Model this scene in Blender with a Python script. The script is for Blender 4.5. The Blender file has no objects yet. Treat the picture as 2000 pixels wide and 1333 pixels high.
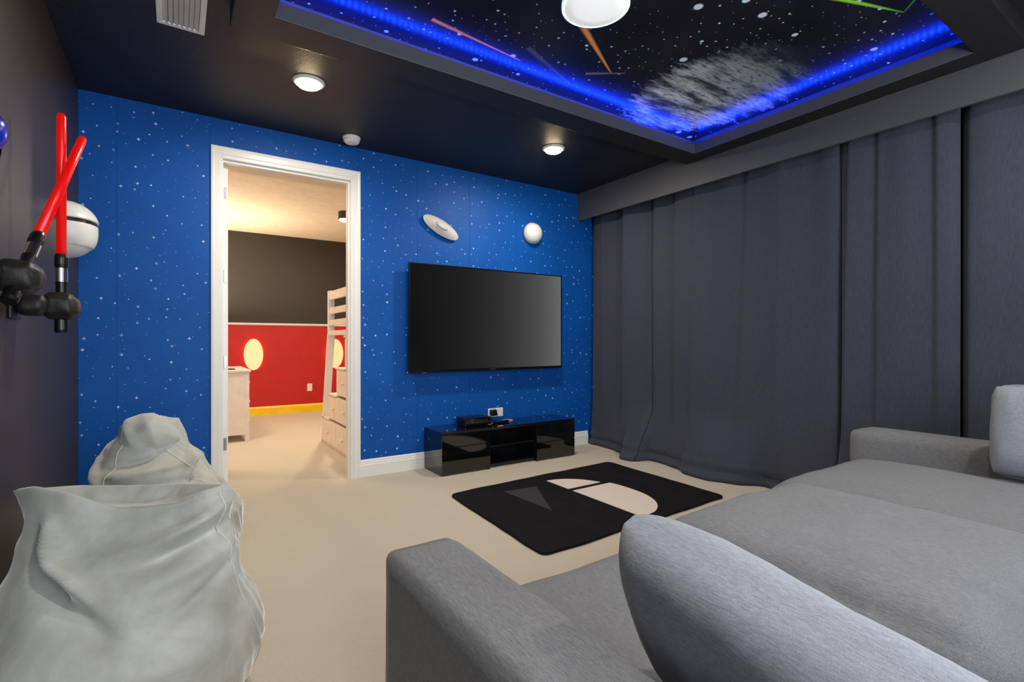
import bpy, bmesh, math, random
from mathutils import Vector, Matrix, noise
random.seed(7)
PI = math.pi
C = bpy.context.scene.collection
sc = bpy.context.scene

# ------------------------------------------------------------------ camera, world, light, exposure
cam_d = bpy.data.cameras.new('camera'); cam = bpy.data.objects.new('camera', cam_d); C.objects.link(cam)
cam_d.sensor_width = 36.0; cam_d.lens = 36.0 * 985.0 / 2000.0
cam_d.clip_start = 0.02; cam_d.clip_end = 60
cam.location = (0, 0, 1.135)
cam.rotation_euler = (PI / 2, 0, -math.radians(33.65))
sc.camera = cam
sc.view_settings.view_transform = 'Standard'; sc.view_settings.look = 'None'
sc.view_settings.gamma = 1.0; sc.view_settings.use_curve_mapping = False
sc.view_settings.exposure = 0.3
sc.cycles.use_denoising = True
sc.cycles.max_bounces = 10; sc.cycles.diffuse_bounces = 5; sc.cycles.glossy_bounces = 4
sc.cycles.sample_clamp_indirect = 4.0

w = bpy.data.worlds.new('world'); sc.world = w; w.use_nodes = True
w.node_tree.nodes['Background'].inputs[0].default_value = (0.6, 0.7, 0.85, 1)
w.node_tree.nodes['Background'].inputs[1].default_value = 0.35

def area(name, loc, rot, sx, sy, power, col, shape='RECTANGLE', spread=None):
    l = bpy.data.lights.new(name, 'AREA'); l.shape = shape; l.size = sx; l.size_y = sy
    l.energy = power; l.color = col
    if spread: l.spread = spread
    o = bpy.data.objects.new(name, l); o.location = loc; o.rotation_euler = rot; C.objects.link(o)
    return o
# added cool fill at the unseen rear of the room (behind the photographer)
area('rear_fill', (1.0, -1.3, 1.45), (PI / 2, 0, 0), 2.6, 1.6, 68, (0.79, 0.90, 1.0))
# added upward fill behind the photographer, brightens the dark ceiling
area('upward_fill', (2.0, -0.9, 1.3), (PI, 0, 0), 0.6, 0.6, 55, (1.0, 0.95, 0.9), 'DISK')
# recessed downlights' own beams (two in view, two more behind the photographer)
for (x, y) in ((0.682, 3.295), (2.614, 3.304)):
    area('downlight_beam', (x, y, 2.705), (0, 0, 0), 0.12, 0.12, 46, (1.0, 0.90, 0.76), 'DISK')
for (x, y) in ((0.682, 0.1), (2.614, 0.1)):
    area('downlight_beam', (x, y, 2.70), (0, 0, 0), 0.12, 0.12, 22, (1.0, 0.93, 0.84), 'DISK')
# bedroom lamps and an added fill
area('bedroom_lamp_and_fill', (1.80, 6.54, 2.655), (0, 0, 0), 0.13, 0.13, 34, (1.0, 0.86, 0.66), 'DISK')
area('bedroom_lamp_and_fill', (0.0, 5.6, 2.70), (0, 0, 0), 0.5, 0.5, 24, (1.0, 0.82, 0.60), 'DISK')  # added warm fill under the bedroom ceiling, no fixture seen
area('bedroom_uplighter_beam', (0.3, 7.6, 1.5), (PI, 0, 0), 0.4, 0.4, 40, (1.0, 0.80, 0.55), 'DISK')

# ------------------------------------------------------------------ material helpers
class NT:
    def __init__(s, name):
        s.m = bpy.data.materials.new(name); s.m.use_nodes = True
        s.t = s.m.node_tree; s.n = s.t.nodes; s.l = s.t.links
        s.b = s.n['Principled BSDF']
    def put(s, sock, v):
        if hasattr(v, 'is_output') or isinstance(v, bpy.types.NodeSocket): s.l.new(v, sock)
        else: sock.default_value = v
    def new(s, t, **k):
        n = s.n.new(t)
        for a, b in k.items(): setattr(n, a, b)
        return n
    def math(s, op, a, b=None, c=None, clamp=False):
        n = s.new('ShaderNodeMath', operation=op); n.use_clamp = clamp
        s.put(n.inputs[0], a)
        if b is not None: s.put(n.inputs[1], b)
        if c is not None: s.put(n.inputs[2], c)
        return n.outputs[0]
    def vmath(s, op, a, b=None, out=0):
        n = s.new('ShaderNodeVectorMath', operation=op)
        s.put(n.inputs[0], a)
        if b is not None: s.put(n.inputs[1], b)
        return n.outputs[out]
    def coord(s):
        return s.new('ShaderNodeTexCoord').outputs['Object']
    def world(s):
        return s.new('ShaderNodeNewGeometry').outputs['Position']
    def sep(s, v):
        n = s.new('ShaderNodeSeparateXYZ'); s.put(n.inputs[0], v); return n.outputs
    def comb(s, x, y, z):
        n = s.new('ShaderNodeCombineXYZ')
        for i, v in enumerate((x, y, z)): s.put(n.inputs[i], v)
        return n.outputs[0]
    def noise(s, vec, scale, detail=4, rough=0.55, dist=0.0):
        n = s.new('ShaderNodeTexNoise'); s.put(n.inputs['Vector'], vec)
        n.inputs['Scale'].default_value = scale; n.inputs['Detail'].default_value = detail
        n.inputs['Roughness'].default_value = rough; n.inputs['Distortion'].default_value = dist
        return n.outputs['Fac']
    def ramp(s, fac, stops):
        n = s.new('ShaderNodeValToRGB'); s.put(n.inputs[0], fac)
        e = n.color_ramp.elements
        while len(e) < len(stops): e.new(0.5)
        for i, (p, c) in enumerate(stops):
            e[i].position = p; e[i].color = (c[0], c[1], c[2], 1) if not isinstance(c, (int, float)) else (c, c, c, 1)
        return n.outputs[0]
    def mix(s, fac, a, b, mode='MIX'):
        n = s.new('ShaderNodeMix', data_type='RGBA', blend_type=mode)
        s.put(n.inputs['Factor'], fac)
        s.put(n.inputs[6], a if not isinstance(a, tuple) else (*a[:3], 1))
        s.put(n.inputs[7], b if not isinstance(b, tuple) else (*b[:3], 1))
        return n.outputs[2]
    def bump(s, h, strength=0.3, dist=0.002):
        n = s.new('ShaderNodeBump'); s.put(n.inputs['Height'], h)
        n.inputs['Strength'].default_value = strength; n.inputs['Distance'].default_value = dist
        s.l.new(n.outputs[0], s.b.inputs['Normal'])
    def col(s, v): s.put(s.b.inputs['Base Color'], v if not isinstance(v, tuple) else (*v[:3], 1))
    def p(s, **k):
        for a, v in k.items(): s.put(s.b.inputs[a.replace('_', ' ')], v)
        return s
    def stretch(s, vec, x, y, z):
        return s.vmath('MULTIPLY', vec, (x, y, z))

def lin(r, g, b):
    f = lambda c: (c / 255 / 12.92) if c / 255 <= 0.04045 else ((c / 255 + 0.055) / 1.055) ** 2.4
    return (f(r), f(g), f(b))

def plain(name, c, rough=0.5, metal=0.0, bump=None, var=0.06, **kw):
    t = NT(name); co = t.coord()
    nz = t.noise(co, 9, 3)
    a = tuple(max(0, v * (1 - var)) for v in c); b = tuple(min(1, v * (1 + var)) for v in c)
    t.col(t.ramp(nz, [(0.3, a), (0.7, b)]))
    t.p(Roughness=rough, Metallic=metal)
    if bump: t.bump(t.noise(co, bump[0], 3), bump[1], bump[2])
    for k, v in kw.items(): t.p(**{k: v})
    return t.m

def emit(name, c, s):
    t = NT(name); t.col(c); t.p(Emission_Color=(*c, 1), Emission_Strength=s, Roughness=0.4)
    return t.m

M = {}
# painted ceiling with orange-peel texture
t = NT('black_ceiling_paint'); co = t.coord()
t.col(lin(28, 26, 28)); t.p(Roughness=0.52)
t.bump(t.noise(co, 75, 4, 0.6), 0.45, 0.004); M['ceil'] = t.m
t = NT('dark_wall_paint'); co = t.coord()
t.col(lin(56, 48, 41)); t.p(Roughness=0.42)
t.bump(t.noise(co, 90, 4, 0.6), 0.25, 0.003); M['wall_dark'] = t.m
t = NT('charcoal_paint'); co = t.coord()
t.col(lin(76, 77, 83)); t.p(Roughness=0.55)
t.bump(t.noise(co, 90, 4, 0.6), 0.2, 0.003); M['charcoal'] = t.m

# starry blue wallpaper
def star_layer(t, xz, scale, size, thr, rnd_seed):
    v = t.new('ShaderNodeTexVoronoi', voronoi_dimensions='2D', feature='F1')
    sc_ = t.vmath('ADD', t.stretch(xz, scale, scale, scale), (rnd_seed, rnd_seed * 1.7, 0))
    t.put(v.inputs['Vector'], sc_); v.inputs['Scale'].default_value = 1.0; v.inputs['Randomness'].default_value = 0.95
    d = t.vmath('SUBTRACT', sc_, v.outputs['Position'])
    s = t.sep(d); c = t.sep(v.outputs['Color'])
    ax = t.math('POWER', t.math('ABSOLUTE', s[0]), 0.55); ay = t.math('POWER', t.math('ABSOLUTE', s[1]), 0.55)
    r = t.math('ADD', ax, ay)
    rad = t.math('MULTIPLY_ADD', c[0], size * 0.75, size * 0.45)
    core = t.math('SUBTRACT', 1.0, t.math('DIVIDE', r, rad), clamp=True)
    dot = t.math('SUBTRACT', 1.0, t.math('DIVIDE', t.vmath('LENGTH', d, out=1), t.math('MULTIPLY', rad, 0.16)), clamp=True)
    i = t.math('ADD', t.math('MULTIPLY', core, 2.4), t.math('MULTIPLY', dot, 1.5), clamp=True)
    present = t.math('GREATER_THAN', c[1], thr)
    i = t.math('MULTIPLY', i, present)
    return t.math('MULTIPLY', i, t.math('MULTIPLY_ADD', c[2], 0.65, 0.35))
t = NT('star_wallpaper'); co = t.coord(); s = t.sep(co); xz = t.comb(s[0], s[2], 0.0)
a = star_layer(t, xz, 10.5, 0.36, 0.10, 3.1)
b = star_layer(t, xz, 17.0, 0.24, 0.15, 11.7)
st = t.math('ADD', a, t.math('MULTIPLY', b, 0.55), clamp=True)
base = t.ramp(t.noise(xz, 1.6, 3), [(0.3, lin(0, 76, 160)), (0.7, lin(0, 86, 174))])
t.col(t.mix(st, base, lin(205, 232, 255))); t.p(Roughness=0.55, Specular_IOR_Level=0.25)
t.bump(t.noise(co, 160, 2), 0.08, 0.001); M['stars'] = t.m

# carpet
t = NT('beige_carpet'); co = t.world()
n1 = t.noise(co, 260, 2, 0.7); n2 = t.noise(co, 5, 4, 0.6)
c1 = t.ramp(n1, [(0.25, lin(200, 186, 163)), (0.75, lin(227, 215, 196))])
c2 = t.mix(t.math('MULTIPLY', n2, 0.22), c1, lin(186, 168, 140))
t.col(c2); t.p(Roughness=1.0, Sheen_Weight=0.25)
t.bump(t.math('ADD', n1, t.math('MULTIPLY', t.noise(co, 60, 3), 0.6)), 0.7, 0.008); M['carpet'] = t.m

M['trim_white'] = plain('white_trim_paint', lin(236, 235, 233), 0.35, var=0.015)
M['white_plastic'] = plain('white_plastic', lin(232, 232, 230), 0.35)
M['cream_paint'] = plain('cream_ceiling_paint', lin(226, 214, 196), 0.8, bump=(80, 0.2, 0.003))
M['bed_black'] = plain('brown_black_wall', lin(52, 46, 41), 0.6, bump=(90, 0.15, 0.002))
M['bed_red'] = plain('red_wall', lin(188, 26, 20), 0.55, bump=(90, 0.15, 0.002))
M['yellow'] = plain('yellow_paint', lin(245, 205, 10), 0.4)
M['steel'] = plain('brushed_steel', lin(170, 168, 162), 0.3, 1.0)
M['chrome'] = plain('chrome', lin(215, 215, 215), 0.12, 1.0)
M['bed_white'] = plain('warm_white_furniture', lin(232, 216, 204), 0.45)
M['black_plastic'] = plain('black_plastic', lin(18, 18, 19), 0.3)
M['black_matte'] = plain('black_matte_resin', lin(28, 26, 25), 0.5, bump=(60, 0.4, 0.004))
M['dark_grey'] = plain('dark_grey_plastic', lin(60, 60, 60), 0.5)
M['gloss_black'] = plain('gloss_black_lacquer', lin(9, 9, 10), 0.06, Coat_Weight=0.6, Coat_Roughness=0.03)
M['shelf_black'] = plain('satin_black_board', lin(16, 17, 20), 0.25)
M['bezel'] = plain('tv_bezel_black', lin(10, 10, 11), 0.25)
t = NT('tv_screen_panel'); t.col(lin(5, 5, 6)); t.p(Roughness=0.22, IOR=1.55)
M['screen'] = t.m
t = NT('tv_screen_painted_sheen'); sx_ = t.sep(t.world())[0]; t.col(lin(5, 5, 6)); t.p(Roughness=0.13, IOR=1.5, Specular_IOR_Level=0.25, Emission_Color=(1, 1, 1, 1))
t.put(t.b.inputs['Emission Strength'], t.math('MULTIPLY', t.math('POWER', 2.718, t.math('MULTIPLY', t.math('SUBTRACT', sx_, 3.36), 2.1)), 0.11)); M['tv_screen'] = t.m  # grey sheen, stronger to the right, painted in as emission

def fabric(name, dark, light, axis=(40, 400, 400), sheen=0.15, big=0.25, weave=0.35):
    t = NT(name); co = t.world()
    n1 = t.noise(t.stretch(co, *axis), 1.0, 3, 0.6)
    n2 = t.noise(co, 420, 2, 0.6)
    n3 = t.noise(co, 4, 3)
    f = t.math('ADD', t.math('MULTIPLY', n1, 0.6), t.math('MULTIPLY', n2, 0.4))
    c = t.ramp(f, [(0.32, dark), (0.68, light)])
    c = t.mix(t.math('MULTIPLY', n3, big), c, tuple(v * 0.8 for v in dark))
    t.col(c); t.p(Roughness=0.95, Sheen_Weight=sheen, Sheen_Roughness=0.5)
    t.bump(f, weave, 0.0025)
    return t.m
M['sofa'] = fabric('grey_sofa_weave', lin(88, 88, 91), lin(138, 138, 141), axis=(420, 45, 420))
M['sofa_base'] = fabric('grey_sofa_weave_base', lin(84, 84, 87), lin(132, 132, 136), axis=(420, 45, 420))
M['cushion'] = fabric('light_grey_cushion_weave', lin(118, 122, 131), lin(158, 163, 174), axis=(300, 60, 300))
M['curtain'] = fabric('charcoal_curtain_weave', lin(48, 52, 64), lin(67, 72, 87), axis=(260, 260, 22), sheen=0.1, big=0.15, weave=0.2)
# velvet
t = NT('grey_green_velvet'); co = t.world()
n1 = t.noise(co, 5, 5, 0.65, 0.6); n2 = t.noise(co, 180, 2)
c = t.ramp(n1, [(0.3, lin(158, 157, 147)), (0.7, lin(194, 194, 186))])
t.col(c); t.p(Roughness=0.75, Sheen_Weight=0.8, Sheen_Roughness=0.35)
t.bump(t.math('ADD', t.math('MULTIPLY', n2, 0.2), t.noise(co, 30, 4)), 0.16, 0.006); M['velvet'] = t.m
M['velvet_seam'] = plain('velvet_piping', lin(196, 194, 184), 0.7)
# rug
t = NT('black_plush'); co = t.world(); n1 = t.noise(co, 240, 2, 0.7); n2 = t.noise(co, 9, 4, 0.6, 0.8)
c = t.mix(t.math('MULTIPLY', t.ramp(n2, [(0.5, 0.0), (0.75, 1.0)]), 0.5), t.ramp(n1, [(0.2, lin(9, 8, 10)), (0.8, lin(24, 21, 26))]), lin(34, 34, 44))
t.col(c); t.p(Roughness=0.9, Specular_IOR_Level=0.2); t.bump(n1, 0.6, 0.006); M['rug'] = t.m
t = NT('cream_plush'); co = t.world(); n1 = t.noise(co, 240, 2, 0.7)
t.col(t.ramp(n1, [(0.2, lin(206, 192, 178)), (0.8, lin(240, 228, 216))])); t.p(Roughness=0.95); t.bump(n1, 0.5, 0.005); M['rug_cream'] = t.m
M['rug_grey'] = plain('grey_plush', lin(44, 44, 54), 0.95, bump=(200, 0.5, 0.004))

M['lens'] = emit('glowing_warm_lens', (1.0, 0.78, 0.45), 55.0)
M['lens_cool'] = emit('glowing_bedroom_lens', (1.0, 0.95, 0.85), 6.0)
M['disc_lamp'] = emit('painted_glow_diffuser', (0.86, 0.88, 0.9), 0.42)  # lamp taken as off; weak emission added to brighten it
M['disc_rim'] = emit('painted_glow_rim', (0.72, 0.95, 0.88), 0.62)  # bright rim of the unlit lamp, painted in as emission
M['led'] = emit('blue_led', (0.004, 0.035, 1.0), 95.0)
M['led_red'] = emit('warm_red_led', (1.0, 0.12, 0.03), 4.5)
M['oval'] = emit('backlit_cream_panel', (1.0, 0.74, 0.42), 0.30)
t = NT('red_tube_plastic'); t.col(lin(224, 12, 14)); t.p(Roughness=0.25, Emission_Color=(*lin(235, 14, 12), 1), Emission_Strength=0.30)
t.bump(t.noise(t.coord(), 20, 1), 0.02, 0.001); M['tube'] = t.m
M['blue_plastic'] = plain('blue_plastic', lin(20, 50, 190), 0.25)
M['pale_grey'] = plain('pale_grey_resin', lin(205, 203, 196), 0.5, bump=(70, 0.4, 0.004))
M['salmon'] = plain('salmon_plastic', lin(200, 140, 120), 0.4)
M['tan'] = plain('tan_cable', lin(196, 170, 130), 0.6)

# printed ceiling mural
t = NT('space_mural_print'); co = t.world(); s = t.sep(co); xy = t.comb(s[0], s[1], 0.0)
def dots(scale, size, thr, seed):
    v = t.new('ShaderNodeTexVoronoi', voronoi_dimensions='2D', feature='F1')
    sc_ = t.vmath('ADD', t.stretch(xy, scale, scale, scale), (seed, seed * 2.3, 0))
    t.put(v.inputs['Vector'], sc_); v.inputs['Scale'].default_value = 1.0; v.inputs['Randomness'].default_value = 1.0
    c = t.sep(v.outputs['Color'])
    rad = t.math('MULTIPLY_ADD', t.math('POWER', c[0], 2.5), size, size * 0.35)
    d = t.math('SUBTRACT', 1.0, t.math('DIVIDE', v.outputs['Distance'], rad), clamp=True)
    d = t.math('MULTIPLY', d, 3.0, clamp=True)
    return t.math('MULTIPLY', d, t.math('GREATER_THAN', c[1], thr))
st = t.math('ADD', dots(6.0, 0.12, 0.62, 4.0), t.math('MULTIPLY', dots(20, 0.13, 0.62, 9.0), 0.7), clamp=True)
base = t.ramp(t.noise(xy, 2.0, 4), [(0.35, lin(9, 9, 14)), (0.7, lin(24, 24, 36))])
base = t.mix(st, base, lin(215, 235, 255))
# pale broken nebula, a ragged cloud of streaks
dx = t.math('DIVIDE', t.math('SUBTRACT', s[0], 3.02), 0.46); dy = t.math('DIVIDE', t.math('SUBTRACT', s[1], 2.08), 0.60)
r = t.math('SQRT', t.math('ADD', t.math('MULTIPLY', dx, dx), t.math('MULTIPLY', dy, dy)))
rag = t.noise(t.stretch(xy, 7, 22, 1), 1.0, 7, 0.75)
mask = t.math('SUBTRACT', t.math('MULTIPLY_ADD', rag, 1.1, 0.55), r)
mask = t.math('MULTIPLY', mask, 4.0, clamp=True)
bright = t.math('MULTIPLY_ADD', t.math('SUBTRACT', s[1], 2.05), 1.3, 0.72, clamp=True)
streak = t.ramp(t.noise(t.stretch(xy, 11, 52, 1), 1.0, 7, 0.78), [(0.36, 0.02), (0.52, 1.0)])
lanes = t.ramp(t.noise(t.stretch(xy, 2.2, 7, 1), 1.0, 4, 0.6), [(0.40, 0.08), (0.56, 1.0)])
neb = t.mix(t.math('MULTIPLY', t.math('MULTIPLY', bright, lanes), streak), lin(24, 36, 44), lin(236, 248, 255))
base = t.mix(mask, base, neb)
def beam(p, q, wd, colr):
    global base
    P = Vector((*p, 0)); Q = Vector((*q, 0)); D = Q - P; L = D.length; D.normalize(); N = Vector((-D.y, D.x, 0))
    v = t.vmath('SUBTRACT', xy, tuple(P))
    u = t.math('DIVIDE', t.vmath('DOT_PRODUCT', v, tuple(D), out=1), L)
    n = t.math('ABSOLUTE', t.vmath('DOT_PRODUCT', v, tuple(N), out=1))
    wid = t.math('MULTIPLY', t.math('MULTIPLY_ADD', u, -0.75, 1.0), wd)
    f = t.math('MULTIPLY', t.math('SUBTRACT', 1.0, t.math('DIVIDE', n, wid), clamp=True), 1.3, clamp=True)
    f = t.math('MULTIPLY', f, t.math('MULTIPLY', t.math('GREATER_THAN', u, 0.0), t.math('LESS_THAN', u, 1.0)))
    base = t.mix(f, base, colr)
beam((1.10, 2.40), (1.70, 2.464), 0.020, lin(255, 160, 110))
beam((1.73, 1.98), (2.23, 2.257), 0.028, lin(250, 160, 90))
beam((2.60, 1.19), (3.065, 1.026), 0.022, lin(150, 235, 60))
beam((2.90, 0.86), (3.065, 1.026), 0.016, lin(120, 220, 70))
beam((1.66, 2.33), (2.12, 2.51), 0.028, lin(72, 84, 96))
beam((2.12, 2.36), (2.32, 2.22), 0.022, lin(120, 120, 118))
t.col(base); t.p(Roughness=0.27, IOR=1.6); M['mural'] = t.m

# ------------------------------------------------------------------ geometry helpers (all coordinates in world space)
def tag(o, label=None, cat=None, group=None, kind=None):
    if label: o['label'] = label
    if cat: o['category'] = cat
    if group: o['group'] = group
    if kind: o['kind'] = kind
    return o
def thing(name, label, cat, loc=(0, 0, 0), group=None, kind=None):
    o = bpy.data.objects.new(name, None); o.location = loc; o.empty_display_size = 0.1
    C.objects.link(o); return tag(o, label, cat, group, kind)
def origin(o):
    v = Vector((0, 0, 0))
    while o: v += o.location; o = o.parent
    return v
def obj(name, bm, mat, parent=None, smooth=False, bevel=0, seg=2, loc=None):
    me = bpy.data.meshes.new(name)
    bmesh.ops.recalc_face_normals(bm, faces=bm.faces)
    o = bpy.data.objects.new(name, me); C.objects.link(o)
    off = Vector((0, 0, 0))
    if parent: o.parent = parent; off = origin(parent)
    elif loc is not None: o.location = loc; off = Vector(loc)
    if off.length > 0: bmesh.ops.translate(bm, verts=bm.verts, vec=-off)
    bm.to_mesh(me); bm.free()
    if smooth:
        for p in me.polygons: p.use_smooth = True
    if mat: me.materials.append(M[mat] if isinstance(mat, str) else mat)
    if bevel:
        b = o.modifiers.new('bevel', 'BEVEL'); b.width = bevel; b.segments = seg; b.limit_method = 'ANGLE'
        b.harden_normals = False
    return o
def box(bm, x0, x1, y0, y1, z0, z1):
    vs = [bm.verts.new((x, y, z)) for x in (x0, x1) for y in (y0, y1) for z in (z0, z1)]
    for f in ((0, 1, 3, 2), (4, 6, 7, 5), (0, 4, 5, 1), (2, 3, 7, 6), (0, 2, 6, 4), (1, 5, 7, 3)):
        bm.faces.new([vs[i] for i in f])
    return vs
def B(*a):
    bm = bmesh.new(); box(bm, *a); return bm
def lathe(prof, cx, cy, n=40, axis='z', cz=0.0, bm=None):
    bm = bm or bmesh.new(); rings = []
    for r, h in prof:
        ring = []
        if r < 1e-6:
            ring = [bm.verts.new(place(0, 0, h, axis, cx, cy, cz))]
        else:
            for i in range(n):
                a = 2 * PI * i / n
                ring.append(bm.verts.new(place(r * math.cos(a), r * math.sin(a), h, axis, cx, cy, cz)))
        rings.append(ring)
    for A, Bq in zip(rings, rings[1:]):
        for i in range(n):
            j = (i + 1) % n
            if len(A) == 1 and len(Bq) == 1: continue
            if len(A) == 1: bm.faces.new((A[0], Bq[i], Bq[j]))
            elif len(Bq) == 1: bm.faces.new((A[i], A[j], Bq[0]))
            else: bm.faces.new((A[i], A[j], Bq[j], Bq[i]))
    return bm
def place(a, b, h, axis, cx, cy, cz):
    if axis == 'z': return (cx + a, cy + b, cz + h)
    if axis == 'y': return (cx + a, cy + h, cz + b)
    return (cx + h, cy + a, cz + b)
def rod(p, q, r0, r1=None, n=20, prof=None, bm=None):
    """surface of revolution along p->q; prof = [(t, r)...] or a plain cylinder"""
    bm = bm or bmesh.new(); p = Vector(p); q = Vector(q); d = q - p
    r1 = r0 if r1 is None else r1
    prof = prof or [(0, 0), (0, r0), (1, r1), (1, 0)]
    z = d.normalized(); x = z.orthogonal().normalized(); y = z.cross(x)
    rings = []
    for tt, r in prof:
        c = p + d * tt
        rings.append([bm.verts.new(c)] if r < 1e-6 else [bm.verts.new(c + x * r * math.cos(2 * PI * i / n) + y * r * math.sin(2 * PI * i / n)) for i in range(n)])
    for A, Bq in zip(rings, rings[1:]):
        for i in range(n):
            j = (i + 1) % n
            if len(A) == 1 and len(Bq) == 1: continue
            if len(A) == 1: bm.faces.new((A[0], Bq[i], Bq[j]))
            elif len(Bq) == 1: bm.faces.new((A[i], A[j], Bq[0]))
            else: bm.faces.new((A[i], A[j], Bq[j], Bq[i]))
    return bm
def tube(pts, r, n=8, bm=None):
    bm = bm or bmesh.new(); pts = [Vector(p) for p in pts]; rings = []
    up = None
    for i, p in enumerate(pts):
        d = (pts[min(i + 1, len(pts) - 1)] - pts[max(i - 1, 0)]).normalized()
        if up is None: up = d.orthogonal().normalized()
        up = (up - d * up.dot(d)).normalized(); y = d.cross(up)
        rings.append([bm.verts.new(p + up * r * math.cos(2 * PI * k / n) + y * r * math.sin(2 * PI * k / n)) for k in range(n)])
    for A, Bq in zip(rings, rings[1:]):
        for k in range(n):
            bm.faces.new((A[k], A[(k + 1) % n], Bq[(k + 1) % n], Bq[k]))
    bm.faces.new(rings[0][::-1]); bm.faces.new(rings[-1])
    return bm
def prism(pts, z0, z1):
    bm = bmesh.new()
    a = [bm.verts.new((x, y, z0)) for x, y in pts]; b = [bm.verts.new((x, y, z1)) for x, y in pts]
    n = len(pts)
    bm.faces.new(a[::-1]); bm.faces.new(b)
    for i in range(n): bm.faces.new((a[i], a[(i + 1) % n], b[(i + 1) % n], b[i]))
    return bm
def extrude_profile(prof, x0, x1, axis='x'):
    """profile list of (depth y, z) extruded along x"""
    bm = bmesh.new()
    f = (lambda x, a: (x, a[0], a[1])) if axis == 'x' else (lambda y, a: (a[0], y, a[1]))
    A = [bm.verts.new(f(x0, p)) for p in prof]; Bq = [bm.verts.new(f(x1, p)) for p in prof]
    n = len(prof)
    bm.faces.new(A); bm.faces.new(Bq[::-1])
    for i in range(n): bm.faces.new((A[i], Bq[i], Bq[(i + 1) % n], A[(i + 1) % n]))
    return bm
def nz(p, s, seed=0):
    return noise.noise(Vector((p[0] * s + seed, p[1] * s - seed, p[2] * s + seed * 0.5)))
def puffy(x0, x1, y0, y1, z0, z1, k=7.0, puff=(0, 0, 0.05), cuts=18, wr=0.006, ws=6, seed=0, fn=None):
    """soft cushion: rounded box whose faces bulge by puff (x, y, z)"""
    bm = bmesh.new(); bmesh.ops.create_cube(bm, size=2.0)
    bmesh.ops.subdivide_edges(bm, edges=bm.edges[:], cuts=cuts, use_grid_fill=True)
    hx, hy, hz = (x1 - x0) / 2, (y1 - y0) / 2, (z1 - z0) / 2
    c = Vector(((x0 + x1) / 2, (y0 + y1) / 2, (z0 + z1) / 2)); hm = min(hx, hy, hz)
    R = min(k, hm)                                    # corner radius in metres
    for v in bm.verts:
        p = Vector((v.co.x * hx, v.co.y * hy, v.co.z * hz))
        q = Vector((max(-hx + R, min(hx - R, p.x)), max(-hy + R, min(hy - R, p.y)), max(-hz + R, min(hz - R, p.z))))
        d = p - q
        if d.length > 1e-9: p = q + d.normalized() * R
        u = v.co
        p.z += puff[2] * u.z * (1 - u.x ** 4) * (1 - u.y ** 4)
        p.x += puff[0] * u.x * (1 - u.z ** 2) * (1 - u.y ** 4)
        p.y += puff[1] * u.y * (1 - u.z ** 2) * (1 - u.x ** 4)
        if wr:
            nn = nz(p, ws, seed) * wr + nz(p, ws * 2.7, seed + 5) * wr * 0.5
            p += p.normalized() * nn
        if fn: p = fn(p, u)
        v.co = p + c
    return bm

# ------------------------------------------------------------------ the setting
CEIL = 2.74; BACK = 4.20; LW = -0.52; RW = 4.05; REAR = -1.45
def struct(name, bm, mat, label, cat, parent=None, **k):
    o = obj(name, bm, mat, parent, **k)
    if not parent: tag(o, label, cat, kind='structure')
    return o
struct('floor', B(-1.3, 4.2, REAR, 8.75, -0.1, 0.0), 'carpet', 'beige wall-to-wall carpet running through the doorway', 'floor')
# back wall with the doorway
D0, D1, DH = 0.268, 1.205, 2.462
bm = bmesh.new()
box(bm, LW - 0.1, D0, BACK + 0.002, BACK + 0.12, 0, CEIL + 0.1); box(bm, D1, 4.2, BACK + 0.002, BACK + 0.12, 0, CEIL + 0.1)
box(bm, D0, D1, BACK + 0.002, BACK + 0.12, DH, CEIL + 0.1)
wall_back = struct('wall_back', bm, 'stars', 'bright blue wall printed with small white stars', 'wall')
edges = [LW, -0.326, 0.202, 0.73, 1.257, 1.784, 2.3115, 2.845, 3.371, RW]
for a, b in zip(edges, edges[1:]):
    bm = bmesh.new(); g = 0.0012
    z0 = 0.0
    if a >= 0.2 and b <= 1.26: z0 = 2.50
    box(bm, a + g, b - g, BACK - 0.0005, BACK + 0.002, z0, CEIL)
    obj('wallpaper_strip', bm, 'stars', wall_back)
struct('wall_left', B(LW - 0.1, LW, REAR, BACK, 0, CEIL + 0.1), 'wall_dark', 'dark brown-black side wall on the left', 'wall')
struct('wall_right', B(RW, RW + 0.1, REAR, BACK, 0, CEIL + 0.1), 'charcoal', 'charcoal side wall behind the long curtains', 'wall')
# ceiling with an opening for the tray
TX0, TX1, TY0, TY1 = 0.384, 3.49, 0.862, 2.58
SX0, SX1, SY0, SY1 = 0.215, 3.652, 0.682, 2.78
bm = bmesh.new(); e = 0.102
box(bm, LW - 0.1, TX0 - e, REAR, BACK + 0.01, CEIL, CEIL + 0.1); box(bm, TX1 + e, 4.2, REAR, BACK + 0.01, CEIL, CEIL + 0.1)
box(bm, TX0 - e, TX1 + e, REAR, TY0 - e, CEIL, CEIL + 0.1); box(bm, TX0 - e, TX1 + e, TY1 + e, BACK + 0.01, CEIL, CEIL + 0.1)
ceiling = struct('ceiling', bm, 'ceil', 'black textured ceiling around the blue-lit tray', 'ceiling')
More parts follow.
